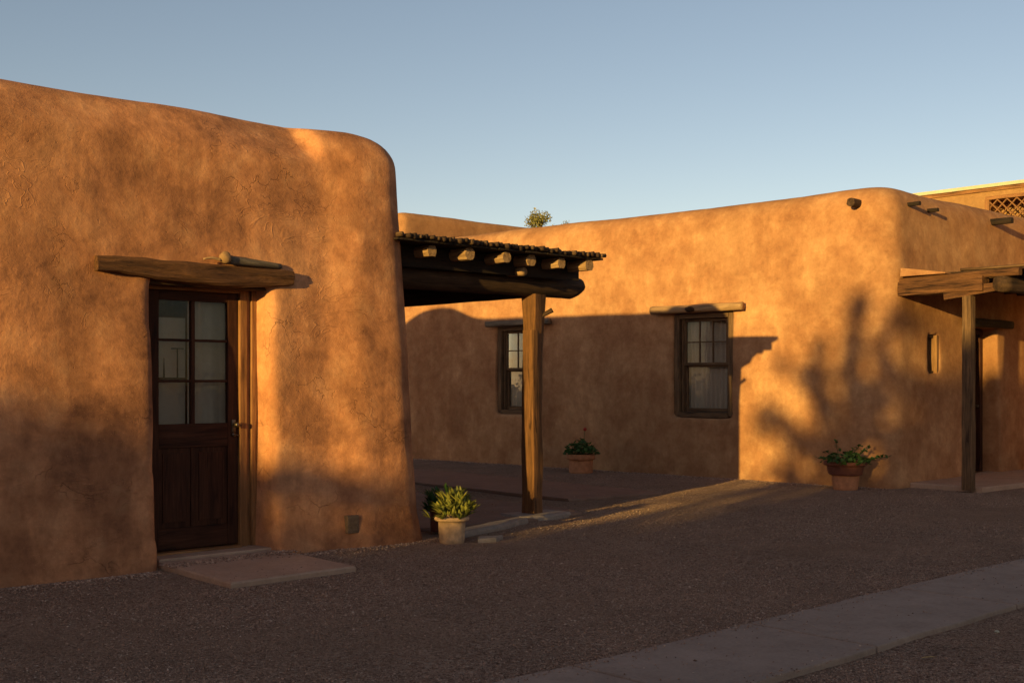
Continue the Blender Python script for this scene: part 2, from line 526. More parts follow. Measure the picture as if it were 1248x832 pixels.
# courtyard walk of packed earth running along the long wall, behind the portal
tag(obj("courtyard_path", slab_mesh([(9.5, 9.3), (10.9, 9.15), (11.1, 13), (10.9, 19), (9.4, 19), (9.6, 13)], -.05, .026, .02, .05), M['earth']), kind="structure")
tag(obj("portal_floor", slab_mesh([(6.2, 8.35), (7.35, 8.15), (8.6, 8.22), (8.72, 8.6), (8.75, 14.), (6.2, 14.)], -.08, .035, .02, .03), M['earth']), kind="structure")

# ------------------------------------------------------------------ left adobe house
LH = 3.45
polyL = [(-5.5, 8.0), (6.29, 7.92), (6.27, 14.5), (-5.5, 14.5)]
bmL = adobe_body(polyL, [.3, .26, .7, .3], LH, .125, .30, .05)
cutL = [cutter([(3.90, 7.4), (4.90, 7.4), (4.82, 8.30), (4.82, 8.75), (3.86, 8.75), (3.86, 8.3)], -.6, 2.12),
        cutter([(4.0, 8.7), (4.75, 8.7), (4.75, 9.3), (4.0, 9.3)], .9, 2.05)]
def warpL(p):
    x, y, z = p
    t = sm(2.0, 3.45, z)
    if t > 0:
        low = sm(8.42, 8.8, y) * (1 - sm(12.75, 13.5, y))       # side parapet dips between its two corners
        z -= t * .12 * low
        back = sm(13.0, 13.8, y)
        z += t * (.10 * back)
        z += t * .012 * noise.noise(Vector((x * .5, y * .5, 3)))
    # worn scoop in the front parapet beside the corner buttress
    if y < 8.9 and z > 2.7:
        prof = (.45 + .55 * sm(4.2, 5.22, x)) * (1 - sm(5.26, 5.36, x))
        d = prof * sm(3.08, 3.34, z)
        y += .20 * d
        z += .03 * d
    # corner buttress bulges a little
    if y < 9:
        bz = sm(5.3, 5.7, x) * .08
        y -= bz
    return Vector((x, y, z))
meL = finish_adobe(bmL, cutL, .040, 4, warpL, .6)
houseL = thing("adobe_house", "large brown adobe house with rounded corner and glazed wooden door, left foreground", "house", (0, 8, 0))
obj("wall", meL, M['adobe_left'], houseL, True)

# door, frame and lintel
DY = 8.25
frame_bm = bmesh.new()
box(frame_bm, (4.690, DY - .05, .05), (4.755, DY + .09, 2.10), .006)
box(frame_bm, (4.757, DY - .035, .05), (4.785, DY + .09, 2.10), .005)
box(frame_bm, (4.787, DY - .06, .05), (4.835, DY + .09, 2.10), .006)
box(frame_bm, (3.85, DY - .05, .05), (3.925, DY + .09, 2.10), .006)
box(frame_bm, (3.927, DY - .048, 2.040), (4.688, DY + .09, 2.10), .006)
box(frame_bm, (3.927, DY - .09, .045), (4.688, DY + .09, .075), .006)
obj("door_frame", frame_bm, M['frame_wood'], houseL)
dbm = bmesh.new()
GX = [(4.025, 4.290), (4.322, 4.600)]
GZ = [(1.030, 1.345), (1.365, 1.655), (1.675, 1.965)]
def bar(bm, x0, x1, z0, z1, y0=DY - .02, y1=DY + .022, bev=.004): return box(bm, (x0, y0, z0), (x1, y1, z1), bev)
bar(dbm, 3.930, GX[0][0], .085, 2.035); bar(dbm, GX[1][1], 4.687, .085, 2.035)
bar(dbm, GX[0][0] + .001, GX[1][1] - .001, 1.965, 2.034, DY - .018); bar(dbm, GX[0][0] + .001, GX[1][1] - .001, .850, 1.030, DY - .018)
bar(dbm, GX[0][0] + .001, GX[1][1] - .001, .086, .245, DY - .018)
bar(dbm, 4.290, 4.322, 1.031, 1.964, DY - .016)
bar(dbm, 4.290, 4.322, .246, .849, DY - .012)
for (a, b) in GX:
    for z in (1.345, 1.655): bar(dbm, a + .001, b - .001, z, z + .02, DY - .014)
    box(dbm, (a + .001, DY - .004, .246), (b - .001, DY + .014, .849), .002, 2)      # sunk panels
    box(dbm, (a + .035, DY - .012, .290), (b - .035, DY - .003, .810), .004, 2)
door = obj("door", dbm, M['door_wood'], houseL)
for (a, b) in GX:
    for (z0, z1) in GZ:
        pb = bmesh.new(); box(pb, (a - .004, DY + .004, z0 - .004), (b + .004, DY + .008, z1 + .004)); obj("pane", pb, M['glass'], door)
def knob():
    bm = bmesh.new()
    box(bm, (4.630, DY - .027, .955), (4.665, DY - .0205, 1.055), .003)
    log(bm, (4.648, DY - .02, 1.015), (4.648, DY - .065, 1.015), .009, .011, 12, 3, wob=0)
    log(bm, (4.648, DY - .065, 1.015), (4.648, DY - .095, 1.015), .024, .017, 14, 3, wob=0)
    log(bm, (4.655, DY - .07, 1.015), (4.700, DY - .075, 1.013), .007, .006, 10, 3, wob=0)
    return bm
obj("handle", knob(), M['metal'], door, True)
lk = bmesh.new(); log(lk, (4.648, DY - .02, .935), (4.648, DY - .034, .935), .018, .016, 16, 2, wob=0); log(lk, (4.648, DY - .03, .935), (4.685, DY - .045, .930), .005, .004, 8, 2, wob=0)
obj("lock", lk, M['metal'], door, True)
def curtain(x0, x1, z0, z1, y, amp=.012, wl=.07, seed=0, axis=None, org=None):
    """pleated cloth with thickness; axis/org place it on a slanted wall"""
    bm = bmesh.new(); n = max(8, int((x1 - x0) / .008)); r0 = []
    rows = []
    for zi in range(9):
        z = z0 + (z1 - z0) * zi / 8; row = []
        for i in range(n + 1):
            x = x0 + (x1 - x0) * i / n
            o = amp * (math.sin(x / wl * 6.28 + 1.5 * noise.noise(Vector((x * 5, seed, 0)))) + .8 * noise.noise(Vector((x * 14, z * 1.2, seed))))
            q = (x, y + o, z)
            if axis: q = org + axis[0] * x + axis[1] * (y + o) + Vector((0, 0, z))
            row.append(bm.verts.new(q))
        rows.append(row)
    for a, b in zip(rows, rows[1:]):
        for i in range(n): bm.faces.new((a[i], a[i + 1], b[i + 1], b[i]))
    return bm
obj("curtain", curtain(4.0, 4.31, .93, 1.84, DY + .12, .004, .2, 1), M['blind'], door, True)
obj("curtain", curtain(4.315, 4.75, .93, 2.04, DY + .10, .009, .12, 2), M['blind'], door, True)
# thin dark rods modelled for the T and upright silhouettes in the pane
ib = bmesh.new()
log(ib, (4.215, DY + .06, 1.375), (4.215, DY + .06, 1.60), .006, .005, 8, 3, wob=0); log(ib, (4.165, DY + .06, 1.603), (4.265, DY + .06, 1.603), .005, .005, 8, 3, wob=0)
log(ib, (4.04, DY + .06, 1.374), (4.28, DY + .06, 1.374), .009, .009, 8, 3, wob=0)
log(ib, (4.105, DY + .06, 1.38), (4.105, DY + .06, 1.53), .008, .003, 8, 3, wob=0)
tag(obj("pane_silhouette", ib, M['iron'], smooth=True), "thin dark rod shapes behind the middle left door pane", "ornament")

# lintel: hewn beam, thick in the middle, on the wall face
def lintel_beam():
    bm = bmesh.new()
    log(bm, (3.44, 8.03, 2.178), (5.03, 8.02, 2.168), .060, .052, 24, 60, .6, .20, 0, 3, 1.0)
    for v in bm.verts:
        t = (v.co.x - 3.44) / 1.59
        k = math.sin(math.pi * max(0, min(1, t))) ** .8
        c = 2.175
        if v.co.z < c: v.co.z = c + (v.co.z - c) * (1 + .95 * k * (.7 + .3 * sm(.15, .6, t)))
        else: v.co.z = c + (v.co.z - c) * (1 + .20 * k)
        v.co.y = 8.03 + (v.co.y - 8.03) * 1.35
        v.co.z += .008 * noise.noise(Vector((v.co.x * 6, 0, 0)))
    return bm
lin = obj("lintel", lintel_beam(), M['wood_rough'], houseL)
lb = bmesh.new(); box(lb, (3.87, 8.06, 2.062), (4.86, 8.26, 2.115), .01)
obj("lintel_board", lb, M['wood_dark'], houseL)
# the short round piece lying on top of the lintel
sb = bmesh.new(); log(sb, (4.46, 7.965, 2.268), (4.93, 8.00, 2.252), .034, .022, 14, 12, 0, .16, 0, 9)
lg = thing("short_log", "short round piece of log lying on the wooden lintel over the door", "log", (4.4, 7.9, 2.24))
obj("branch", sb, M['wood_grey'], lg, True)
kb = bmesh.new(); bmesh.ops.create_icosphere(kb, subdivisions=3, radius=.046)
for v in kb.verts:
    v.co = v.co * (1 + .16 * noise.noise(v.co * 30)); v.co.x *= 1.0; v.co += Vector((4.425, 7.955, 2.285))
obj("knot", kb, M['wood_pale'], lg, True)
rb = bmesh.new(); log(rb, (4.25, 7.97, 2.262), (4.39, 7.955, 2.262), .007, .011, 8, 8, 0, .3, .012, 4)
obj("twig", rb, M['wood_pale'], lg, True)
# vent cover near the corner foot, little ring on the wall
vb = bmesh.new(); box(vb, (5.455, 7.835, .125), (5.565, 7.99, .270), .008)
for k in range(4): box(vb, (5.467, 7.830, .148 + k * .028), (5.553, 7.834, .160 + k * .028))
obj("vent_cover", vb, M['plate'], houseL)
ring = bmesh.new(); log(ring, (3.235, 8.14, 2.78), (3.235, 8.055, 2.78), .016, .019, 14, 3, wob=.1); obj("wall_peg", ring, M['wood_pale'], houseL, True)

# door step
st = thing("doorstep", "pale concrete doorstep slab on the gravel before the glazed door", "doorstep", (4.3, 7.4, 0))
obj("slab", slab_mesh([(3.86, 6.86), (4.86, 6.88), (4.90, 7.98), (3.90, 7.99)], -.08, .042, .012, .008), M['slab'], st)
obj("sill_slab", slab_mesh([(3.91, 7.995), (4.90, 7.985), (4.82, 8.40), (3.88, 8.40)], -.08, .060, .01, .003), M['slab'], st)

# ------------------------------------------------------------------ left portal (roofed porch on posts)
PT = thing("portal", "wooden portal of dark logs and cane roof beside the left house corner", "porch", (7.4, 8.4, 0))
bb = bmesh.new(); log(bb, (5.95, 8.42, 2.31), (8.72, 8.42, 2.305), .130, .108, 22, 40, .15, .05, .0, 1)
for v in bb.verts:   # sloping cut at the end
    if v.co.x > 8.4 and v.co.z < 2.30: v.co.x -= (2.30 - v.co.z) * 1.1 * sm(8.45, 8.7, v.co.x)
obj("beam", bb, M['wood_dark'], PT, True)
for i, x in enumerate((6.45, 6.86, 7.28, 7.65, 8.02, 8.38)):
    b_ = bmesh.new(); sq = .8 if i in (0, 4, 5) else .35
    log(b_, (x, 7.99 - .03 * (i % 3), 2.492 + .004 * math.sin(i * 3)), (x + .02, 12.6, 2.50), .052 + .006 * (i % 2), .052, 10, 24, sq, .10, 0, 11 + i)
    obj("viga", b_, M['wood_pale'], PT, False)
b_ = bmesh.new(); log(b_, (7.66, 8.10, 2.395), (7.66, 8.45, 2.40), .040, .04, 12, 6, .1, .1, 0, 31); obj("peg", b_, M['wood_pale'], PT, True)
b_ = bmesh.new(); box(b_, (6.0, 8.19, 2.36), (8.50, 8.215, 2.545), .003); obj("shade_header", b_, M['wood_black'], PT)  # near-black board covers the sunlit shafts, shade put into its colour
b_ = bmesh.new(); box(b_, (8.475, 8.62, 2.36), (8.50, 12.6, 2.545), .003); obj("shade_header", b_, M['wood_black'], PT)  # added dark board closes the bright gap above the side beam
# side beam and rear beam
b_ = bmesh.new(); log(b_, (8.50, 8.58, 2.33), (8.50, 12.6, 2.33), .105, .10, 16, 26, .7, .04, 0, 5); obj("side_beam", b_, M['wood_black'], PT, True)
b_ = bmesh.new(); log(b_, (6.0, 12.65, 2.31), (8.75, 12.65, 2.31), .12, .12, 16, 20, .5, .04, 0, 6); obj("rear_beam", b_, M['wood_dark'], PT, True)
# boards and canes
b_ = bmesh.new()
x = 6.0
while x < 8.50:
    w = random.uniform(.13, .19); x2 = min(x + w, 8.54)
    box(b_, (x + .002, 7.90 + random.uniform(-.012, .012), 2.548), (x2 - .002, 12.8, 2.566), .002, 1); x = x2
obj("roof_boards", b_, M['wood_black'], PT)
n = 41
for i in range(n):
    x = 6.05 + (8.56 - 6.05) * i / (n - 1) + random.uniform(-.006, .006)
    b_ = bmesh.new(); log(b_, (x, 7.875 + random.uniform(-.025, .02), 2.588 + random.uniform(-.008, .010)), (x + random.uniform(-.02, .02), 12.8, 2.590), random.uniform(.018, .027), .022, 8, 10, 0, .18, 0, 40 + i)
    obj("latilla", b_, M['wood_dark'] if i % 3 else M['wood'], PT, True)
# post
b_ = bmesh.new(); log(b_, (8.06, 8.41, .02), (8.06, 8.41, 1.86), .088, .080, 12, 40, .72, .07, 0, 2)
for v in b_.verts: v.co.x += .006 * math.sin(v.co.z * 4)
rz = Matrix.Translation((8.06, 8.41, 0)) @ Matrix.Rotation(R(10), 4, 'Z') @ Matrix.Translation((-8.06, -8.41, 0))
bmesh.ops.transform(b_, matrix=rz, verts=b_.verts)
post = obj("post", b_, M['wood_post'], PT)
b_ = bmesh.new(); log(b_, (8.085, 8.41, 1.83), (8.085, 8.41, 2.215), .080, .098, 12, 10, .8, .05, 0, 21)
bmesh.ops.transform(b_, matrix=rz, verts=b_.verts)
obj("post_head", b_, M['wood_post'], PT)
b_ = bmesh.new(); log(b_, (8.14, 8.36, 2.00), (8.225, 8.29, 2.06), .020, .026, 10, 5, 0, .2, 0, 22); obj("hook", b_, M['wood_dark'], PT, True)
ft = thing("post_footing", "low worn stone pad under the wooden post of the portal", "footing", (8.1, 8.3, 0))
obj("pad", slab_mesh([(7.72, 8.22), (8.12, 8.14), (8.42, 8.22), (8.40, 8.55), (7.80, 8.60)], -.08, .052, .02, .03), M['stone'], ft)
kb_ = obj("kerb", slab_mesh([(6.55, 7.72), (7.15, 7.88), (7.70, 8.10), (7.70, 8.24), (7.1, 8.06), (6.50, 7.86)], -.1, .055, .025, .03), M['stone'])
tag(kb_, "low curved stone kerb leading from the leafy pot to the post", "kerb")
fs = obj("flat_stone", slab_mesh([(6.45, 7.40), (6.62, 7.36), (6.80, 7.46), (6.60, 7.54)], -.05, .035, .012, .03), M['stone'])
tag(fs, "small flat stone lying in the gravel right of the leafy pot", "stone")

# ------------------------------------------------------------------ right adobe house
def lw(y): return 13.37 - .0965 * (y - 9.93)          # x of the long wall at y
cornerR = (lw(7.57), 7.57)
polyR = [cornerR, (19.2, 7.57), (19.2, 17.7), (lw(17.7), 17.7)]
bmR = adobe_body(polyR, [.26, .3, .3, .3], 3.91, .13, .34, .0)
ax = Vector((-.0965, 1, 0)).normalized()              # along the long wall, away from camera
nx = Vector((ax.y, -ax.x, 0))                         # into the wall
def on_wall(y, d=0.):                                  # point at distance d inside the long wall
    p = Vector((lw(y), y, 0)) + nx * d
    return p
W2 = on_wall(10.455); W1 = on_wall(13.93)
def wcut(c, w, z0, z1, fl=.05):
    p = [c - ax * (w / 2 + fl) - nx * .5, c - ax * (w / 2) + nx * .22, c - ax * (w / 2) + nx * .7, c + ax * (w / 2) + nx * .7, c + ax * (w / 2) + nx * .22, c + ax * (w / 2 + fl) - nx * .5]
    return cutter([(q.x, q.y) for q in p], z0, z1)
cutR = [wcut(W2, .975, .84, 2.36), wcut(W1, .975, .82, 2.29),
        cutter([(15.70, 7.0), (16.62, 7.0), (16.55, 7.80), (16.55, 8.35), (15.70, 8.35)], -.6, 2.12),
        cutter([(14.555, 7.0), (14.83, 7.0), (14.83, 8.0), (14.555, 8.0)], 1.455, 1.975)]
def warpR(p):
    x, y, z = p
    t = sm(2.6, 3.8, z)
    d = math.hypot(x - 13.9, y - 7.9)
    z += t * (.02 * (1 - sm(.2, 1.6, d)) - .02)
    z += t * .012 * noise.noise(Vector((x * .45, y * .45, 7)))
    return Vector((x, y, z))
meR = finish_adobe(bmR, cutR, .038, 3, warpR, .6)
houseR = thing("adobe_house", "long low tan adobe house with two curtained windows facing the gravel yard", "house", (16, 12, 0))
obj("wall", meR, M['adobe_right'], houseR, True)

def slab_on(bm, org, u, v, u0, u1, v0, v1, z0, z1, bev=.004):
    """box in a wall's own axes: u along it, v into it"""
    g_ = grain(bm)
    before = set(bm.verts)
    vs = box(bm, (u0, v0, z0), (u1, v1, z1), bev)
    for w in vs:
        w.co = org + u * w.co.x + v * w.co.y + Vector((0, 0, w.co.z))
def sash_window(c, z0, z1, seed, w=.93, rows=2):
    w2 = w / 2; u, v = ax, nx                          # +u is away from the camera: picture left
    f = bmesh.new()
    for (a, b) in ((-w2 - .030, -w2 + .055), (w2 - .055, w2 + .030)): slab_on(f, c, u, v, a, b, .10, .26, z0, z1 + .01)
    slab_on(f, c, u, v, -w2 + .057, w2 - .057, .102, .26, z1 - .055, z1 + .035)
    slab_on(f, c, u, v, -w2 + .057, w2 - .057, .09, .26, z0 - .02, z0 + .05)
    # inner stop
    for (a, b) in ((-w2 + .066, -w2 + .090), (w2 - .090, w2 - .066)): slab_on(f, c, u, v, a, b, .155, .25, z0 + .052, z1 - .057)
    win = obj("window", f, M['wood'], houseR)
    a0, a1 = -w2 + .094, w2 - .094; zm = z0 + .05 + (z1 - z0 - .105) * .50
    s = bmesh.new()                                     # upper sash, six lights
    zt, zb = z1 - .060, zm
    for (a, b) in ((a0, a0 + .04), (a1 - .04, a1)): slab_on(s, c, u, v, a, b, .17, .205, zb, zt)
    slab_on(s, c, u, v, a0 + .041, a1 - .041, .171, .204, zt - .04, zt - .001); slab_on(s, c, u, v, a0 + .041, a1 - .041, .171, .204, zb + .001, zb + .04)
    for k in (1, 2):
        uu = a0 + .04 + (a1 - a0 - .08) * k / 3
        slab_on(s, c, u, v, uu - .009, uu + .009, .174, .20, zb + .041, zt - .041, .002)
    zz = (zt + zb) / 2; slab_on(s, c, u, v, a0 + .041, a1 - .041, .176, .198, zz - .009, zz + .009, .002)
    obj("sash", s, M['wood'], win)
    s = bmesh.new(); zt2, zb2 = zm + .012, z0 + .054       # lower sash
    for (a, b) in ((a0, a0 + .04), (a1 - .04, a1)): slab_on(s, c, u, v, a, b, .210, .245, zb2, zt2)
    slab_on(s, c, u, v, a0 + .041, a1 - .041, .211, .244, zt2 - .035, zt2 - .001); slab_on(s, c, u, v, a0 + .041, a1 - .041, .211, .244, zb2 + .001, zb2 + .055)
    obj("sash", s, M['wood'], win)
    for (v0, z_0, z_1) in ((.186, zb + .03, zt - .03), (.226, zb2 + .04, zt2 - .02)):
        p = bmesh.new(); slab_on(p, c, u, v, a0 + .03, a1 - .03, v0, v0 + .003, z_0, z_1, 0); obj("pane", p, M['glass'], win)
    obj("curtain", curtain(-w2 + .05, w2 - .05, z0 + .03, z1 - .02, .30, .026, .085, seed, (u, v), c), M['curtain'], win, True)
    return win
sash_window(W2, .86, 2.315, 5)
sash_window(W1, .84, 2.24, 8)
def wall_log(c, u0, u1, z, r, mat, sq, seed, out=.03):
    b_ = bmesh.new(); p0 = c + ax * u0 - nx * out + Vector((0, 0, z)); p1 = c + ax * u1 - nx * out + Vector((0, 0, z + .004))
    log(b_, p0, p1, r, r * .95, 16, 26, sq, .12, 0, seed)
    return obj("lintel", b_, mat, houseR, True)
wall_log(W2, .80, -.72, 2.39, .062, M['wood_pale'], .1, 51)
b_ = bmesh.new(); p = W2 + ax * .10 - nx * .10 + Vector((0, 0, 2.38)); bmesh.ops.create_icosphere(b_, subdivisions=3, radius=.052)
for v in b_.verts: v.co = Vector((v.co.x, v.co.y * 1.5, v.co.z * .8)) * (1 + .2 * noise.noise(v.co * 25)) + p
obj("knot", b_, M['wood_dark'], houseR, True)
wall_log(W1, .62, -.75, 2.30, .050, M['wood_grey'], .6, 53)

# vigas poking out of the parapet
def viga(p, d, r, L, seed, mat=M['wood_dark']):
    b_ = bmesh.new(); d = Vector(d); p = Vector(p); log(b_, p - d * L, p + d * .25, r * .92, r, 12, 8, .2, .12, 0, seed)
    return obj("viga", b_, mat, houseR)
viga(on_wall(8.14, .10) + Vector((0, 0, 3.66)), nx, .062, .17, 61)
viga((14.18, 7.76, 3.655), (0, 1, 0), .032, .21, 62, M['wood_black'])
viga((14.70, 7.76, 3.625), (0, 1, 0), .029, .19, 63, M['wood_black'])
viga((16.55, 7.67, 3.64), (0, 1, 0), .050, .26, 64, M['wood_black'])
# narrow window in the gable
b_ = bmesh.new()
box(b_, (14.53, 7.68, 1.44), (14.600, 7.80, 1.99), .004)
box(b_, (14.602, 7.682, 1.935), (14.783, 7.80, 1.99), .004); box(b_, (14.602, 7.682, 1.44), (14.783, 7.80, 1.495), .004)
wn = obj("small_window", b_, M['wood_dark'], houseR)
b_ = bmesh.new(); box(b_, (14.785, 7.635, 1.46), (14.84, 7.80, 1.97), .004); obj("lit_jamb", b_, M['lit_reveal'], wn)  # sunlit reveal painted as a lighter board, rest of the frame dark
b_ = bmesh.new(); box(b_, (14.601, 7.78, 1.506), (14.784, 7.784, 1.924)); obj("pane", b_, M['glass'], wn)
# gable door deep in its opening
b_ = bmesh.new()
for (a, b) in ((15.72, 15.80), (16.465, 16.545)): box(b_, (a, 7.84, .06), (b, 8.0, 2.10), .005)
box(b_, (15.80, 7.842, 2.03), (16.463, 8.0, 2.10), .005)
obj("door_frame", b_, M['door_wood'], houseR)
b_ = bmesh.new(); box(b_, (15.802, 7.90, .07), (16.463, 7.945, 2.03), .004)
for z0, z1 in ((.2, .95), (1.1, 1.9)): box(b_, (15.89, 7.885, z0), (16.11, 7.8985, z1), .004); box(b_, (16.16, 7.885, z0), (16.38, 7.8985, z1), .004)
dr = obj("door", b_, M['door_wood'], houseR)
b_ = bmesh.new(); log(b_, (16.41, 7.90, 1.0), (16.41, 7.84, 1.0), .014, .02, 10, 3, wob=0); obj("handle", b_, M['metal'], dr, True)
b_ = bmesh.new(); log(b_, (15.45, 7.55, 2.17), (16.80, 7.55, 2.165), .065, .06, 14, 16, .7, .1, 0, 71); obj("lintel", b_, M['wood_black'], houseR, True)  # black wood puts the shadow into the lintel colour

# right porch
PR = thing("porch", "small timber porch on a grey post at the tan house gable", "porch", (14, 6.6, 0))
b_ = bmesh.new(); log(b_, (13.90, 7.66, 2.535), (13.90, 6.55, 2.545), .10, .10, 12, 30, .85, .09, 0, 81); obj("side_beam", b_, M['wood_rough'], PR)
b_ = bmesh.new(); log(b_, (13.885, 7.68, 2.640), (13.885, 6.12, 2.660), .032, .05, 10, 24, .8, .10, 0, 82, 1.0)
obj("fascia", b_, M['wood_rough'], PR)
b_ = bmesh.new(); log(b_, (13.90, 7.05, 2.44), (13.90, 6.30, 2.50), .085, .05, 12, 14, .8, .06, 0, 83); obj("corbel", b_, M['wood_rough'], PR)
b_ = bmesh.new(); log(b_, (13.89, 6.76, .02), (13.89, 6.76, 2.40), .068, .064, 12, 34, .8, .06, 0, 84); obj("post", b_, M['wood'], PR)
b_ = bmesh.new(); log(b_, (13.80, 6.32, 2.52), (17.8, 6.32, 2.52), .10, .10, 14, 30, .4, .06, 0, 85); obj("beam", b_, M['wood_dark'], PR, True)
b_ = bmesh.new(); log(b_, (17.35, 6.76, .02), (17.35, 6.76, 2.44), .075, .072, 12, 20, .8, .06, 0, 86); obj("post", b_, M['wood_rough'], PR)
for i in range(9):
    x = 14.35 + i * .42; b_ = bmesh.new(); log(b_, (x, 6.02, 2.645), (x, 7.7, 2.66), .036, .04, 10, 8, .2, .1, 0, 90 + i); obj("viga", b_, M['wood_dark'], PR, True)
b_ = bmesh.new()
y = 6.0
while y < 7.66:
    box(b_, (13.94, y, 2.698), (17.9, y + .148, 2.716), .002, 0); y += .15
obj("roof_boards", b_, M['wood_dark'], PR)
for i in range(60):
    x = 13.98 + i * .065; b_ = bmesh.new()
    log(b_, (x, 5.93 + random.uniform(-.05, .03), 2.735), (x + random.uniform(-.015, .015), 6.9, 2.738), random.uniform(.014, .022), .018, 7, 5, 0, .2, 0, 120 + i); obj("latilla", b_, M['wood'], PR, True)
b_ = bmesh.new()                                        # plaster fillet where the roof meets the wall corner
pts = [(13.80, 7.62), (13.80, 7.02), (14.10, 7.02), (14.6, 7.62)]
lo = [b_.verts.new((x, y, 2.69)) for x, y in pts]; hi = [b_.verts.new((x + .01, y, z)) for (x, y), z in zip(pts, (2.80, 2.705, 2.70, 2.78))]
for j in range(4): b_.faces.new((lo[j], lo[(j + 1) % 4], hi[(j + 1) % 4], hi[j]))
b_.faces.new(hi); b_.faces.new(list(reversed(lo))); bmesh.ops.recalc_face_normals(b_, faces=b_.faces[:])
obj("plaster_fillet", b_, M['adobe_right'], PR)
ps = tag(obj("porch_slab", slab_mesh([(13.98, 6.62), (18.2, 6.40), (18.2, 7.9), (13.98, 7.62)], -.1, .06, .015, .02), M['slab']), kind="structure")

# ------------------------------------------------------------------ rear buildings
bmB = adobe_body([(13.62, 17.85), (23, 17.85), (23, 24), (13.62, 24)], [.12, .3, .3, .3], 4.62, .06, .12, 0)
def warpB(p): return Vector((p.x, p.y, p.z + (.02 * noise.noise(p * .8) - .025 * (p.x - 13.6) * 0) * sm(3, 4.6, p.z)))
meB = finish_adobe(bmB, [], .09, 2, warpB, .6)
hB = thing("adobe_house", "flat roofed reddish adobe block rising behind the portal roof", "house", (18, 20, 0))
obj("wall", meB, M['adobe_back'], hB, True)

# beige upper building with lattice opening, pale cap
hC = thing("upper_house", "beige house with pale roof cap and lattice opening behind the gable", "house", (21, 8, 0))
bmC = bmesh.new()
LX = 20.0; LY0, LY1, LZ0, LZ1 = 7.55, 9.42, 3.95, 4.56
box(bmC, (LX, LY1, -.3), (LX + 5, 14.0, 4.72)); box(bmC, (LX, 2.5, -.3), (LX + 5, LY0, 4.72))
box(bmC, (LX, LY0, -.3), (LX + 5, LY1, LZ0)); box(bmC, (LX, LY0, LZ1), (LX + 5, LY1, 4.72))
box(bmC, (LX + .6, LY0, LZ0), (LX + 5, LY1, LZ1))
obj("wall", bmC, M['adobe_beige'], hC)
b_ = bmesh.new(); box(b_, (LX - .07, 2.4, 4.723), (LX + 5.1, 14.1, 4.785), .01); obj("roof_cap", b_, M['cap'], hC)
b_ = bmesh.new(); box(b_, (LX - .03, 2.45, 4.66), (LX - .002, 14.02, 4.72), .006); obj("trim", b_, M['frame_wood'], hC)
b_ = bmesh.new()
box(b_, (LX - .03, LY0, LZ1 - .05), (LX + .05, LY1, LZ1 + .01), .004); box(b_, (LX - .03, LY1 - .07, LZ0), (LX + .049, LY1 + .01, LZ1 - .052), .004)
box(b_, (LX - .03, LY0 - .01, LZ0), (LX + .049, LY0 + .07, LZ1 - .052), .004); box(b_, (LX - .03, LY0 + .072, LZ0 - .01), (LX + .05, LY1 - .072, LZ0 + .05), .004)
fr = obj("lattice_frame", b_, M['frame_wood'], hC)
b_ = bmesh.new(); y0, y1, z0, z1 = LY0 + .07, LY1 - .07, LZ0 + .05, LZ1 - .05; h = z1 - z0
for s, xo in ((1, .0), (-1, .022)):
    k = y0 - h - .1
    while k < y1 + h:
        # slat from (k, z0) rising in +y (s=1) or -y (s=-1), clipped to the opening
        P0, P1 = (k, z0), (k + s * h, z1)
        pts = [P0, P1]
        lo_t, hi_t = 0., 1.
        for lim, sign in ((y0, 1), (y1, -1)):
            a = (P0[0] - lim) * sign; b = (P1[0] - lim) * sign
            if a < 0 and b < 0: lo_t, hi_t = 1, 0
            elif a < 0: lo_t = max(lo_t, a / (a - b))
            elif b < 0: hi_t = min(hi_t, a / (a - b))
        if hi_t - lo_t > .05:
            A = Vector((LX + .005 + xo, P0[0] + (P1[0] - P0[0]) * lo_t, z0 + h * lo_t)); B = Vector((LX + .005 + xo, P0[0] + (P1[0] - P0[0]) * hi_t, z0 + h * hi_t))
            log(b_, A, B, .026, .026, 4, 2, 0, .0, 0, 0, .5)
        k += .17
obj("lattice", b_, M['frame_wood'], fr)

# ------------------------------------------------------------------ plants
def leaf_blade(bm, base, tip, w, curl=.1, fold=.25, seg=4):
    base = Vector(base); tip = Vector(tip); d = tip - base; L = d.length; d.normalize()
    side = d.cross(Vector((0, 0, 1)))
    if side.length < .05: side = Vector((1, 0, 0))
    side.normalize(); nrm = side.cross(d).normalized(); prev = None
    for i in range(seg + 1):
        t = i / seg
        ww = w * (math.sin(math.pi * (t * .85 + .12)) ** .8) * (1 if t < 1 else 0.05)
        c = base + d * (L * t) + Vector((0, 0, -curl * L * t * t)) + nrm * (0)
        row = [bm.verts.new(c - side * ww + nrm * ww * fold), bm.verts.new(c), bm.verts.new(c + side * ww + nrm * ww * fold)]
        if prev:
            for a in (0, 1): bm.faces.new((prev[a], prev[a + 1], row[a + 1], row[a]))
        prev = row

def broad_plant(c, z, rad, hgt, n, seed, mat, parent):
    rnd = random.Random(seed); bm = bmesh.new()
    for i in range(n):
        th = rnd.uniform(0, 6.283); el = rnd.uniform(.12, 1.45); rr = rad * (.55 + .45 * rnd.random())
        # rosettes: short stems that carry broad pointed leaves
        hx = Vector((math.cos(th) * math.cos(el) * rad, math.sin(th) * math.cos(el) * rad, math.sin(el) * hgt)) * rnd.uniform(.35, .78)
        base = Vector((c[0], c[1], z)) + hx
        out = Vector((math.cos(th) * math.cos(el), math.sin(th) * math.cos(el), .35 + math.sin(el))).normalized()
        for k in range(7):
            d = (out * 1.1 + Vector((rnd.uniform(-1, 1), rnd.uniform(-1, 1), rnd.uniform(-.2, 1.0))) * .75).normalized()
            leaf_blade(bm, base, base + d * rnd.uniform(.07, .125), rnd.uniform(.009, .015), .12, .35, 3)
    return obj("foliage", bm, mat, parent, True)

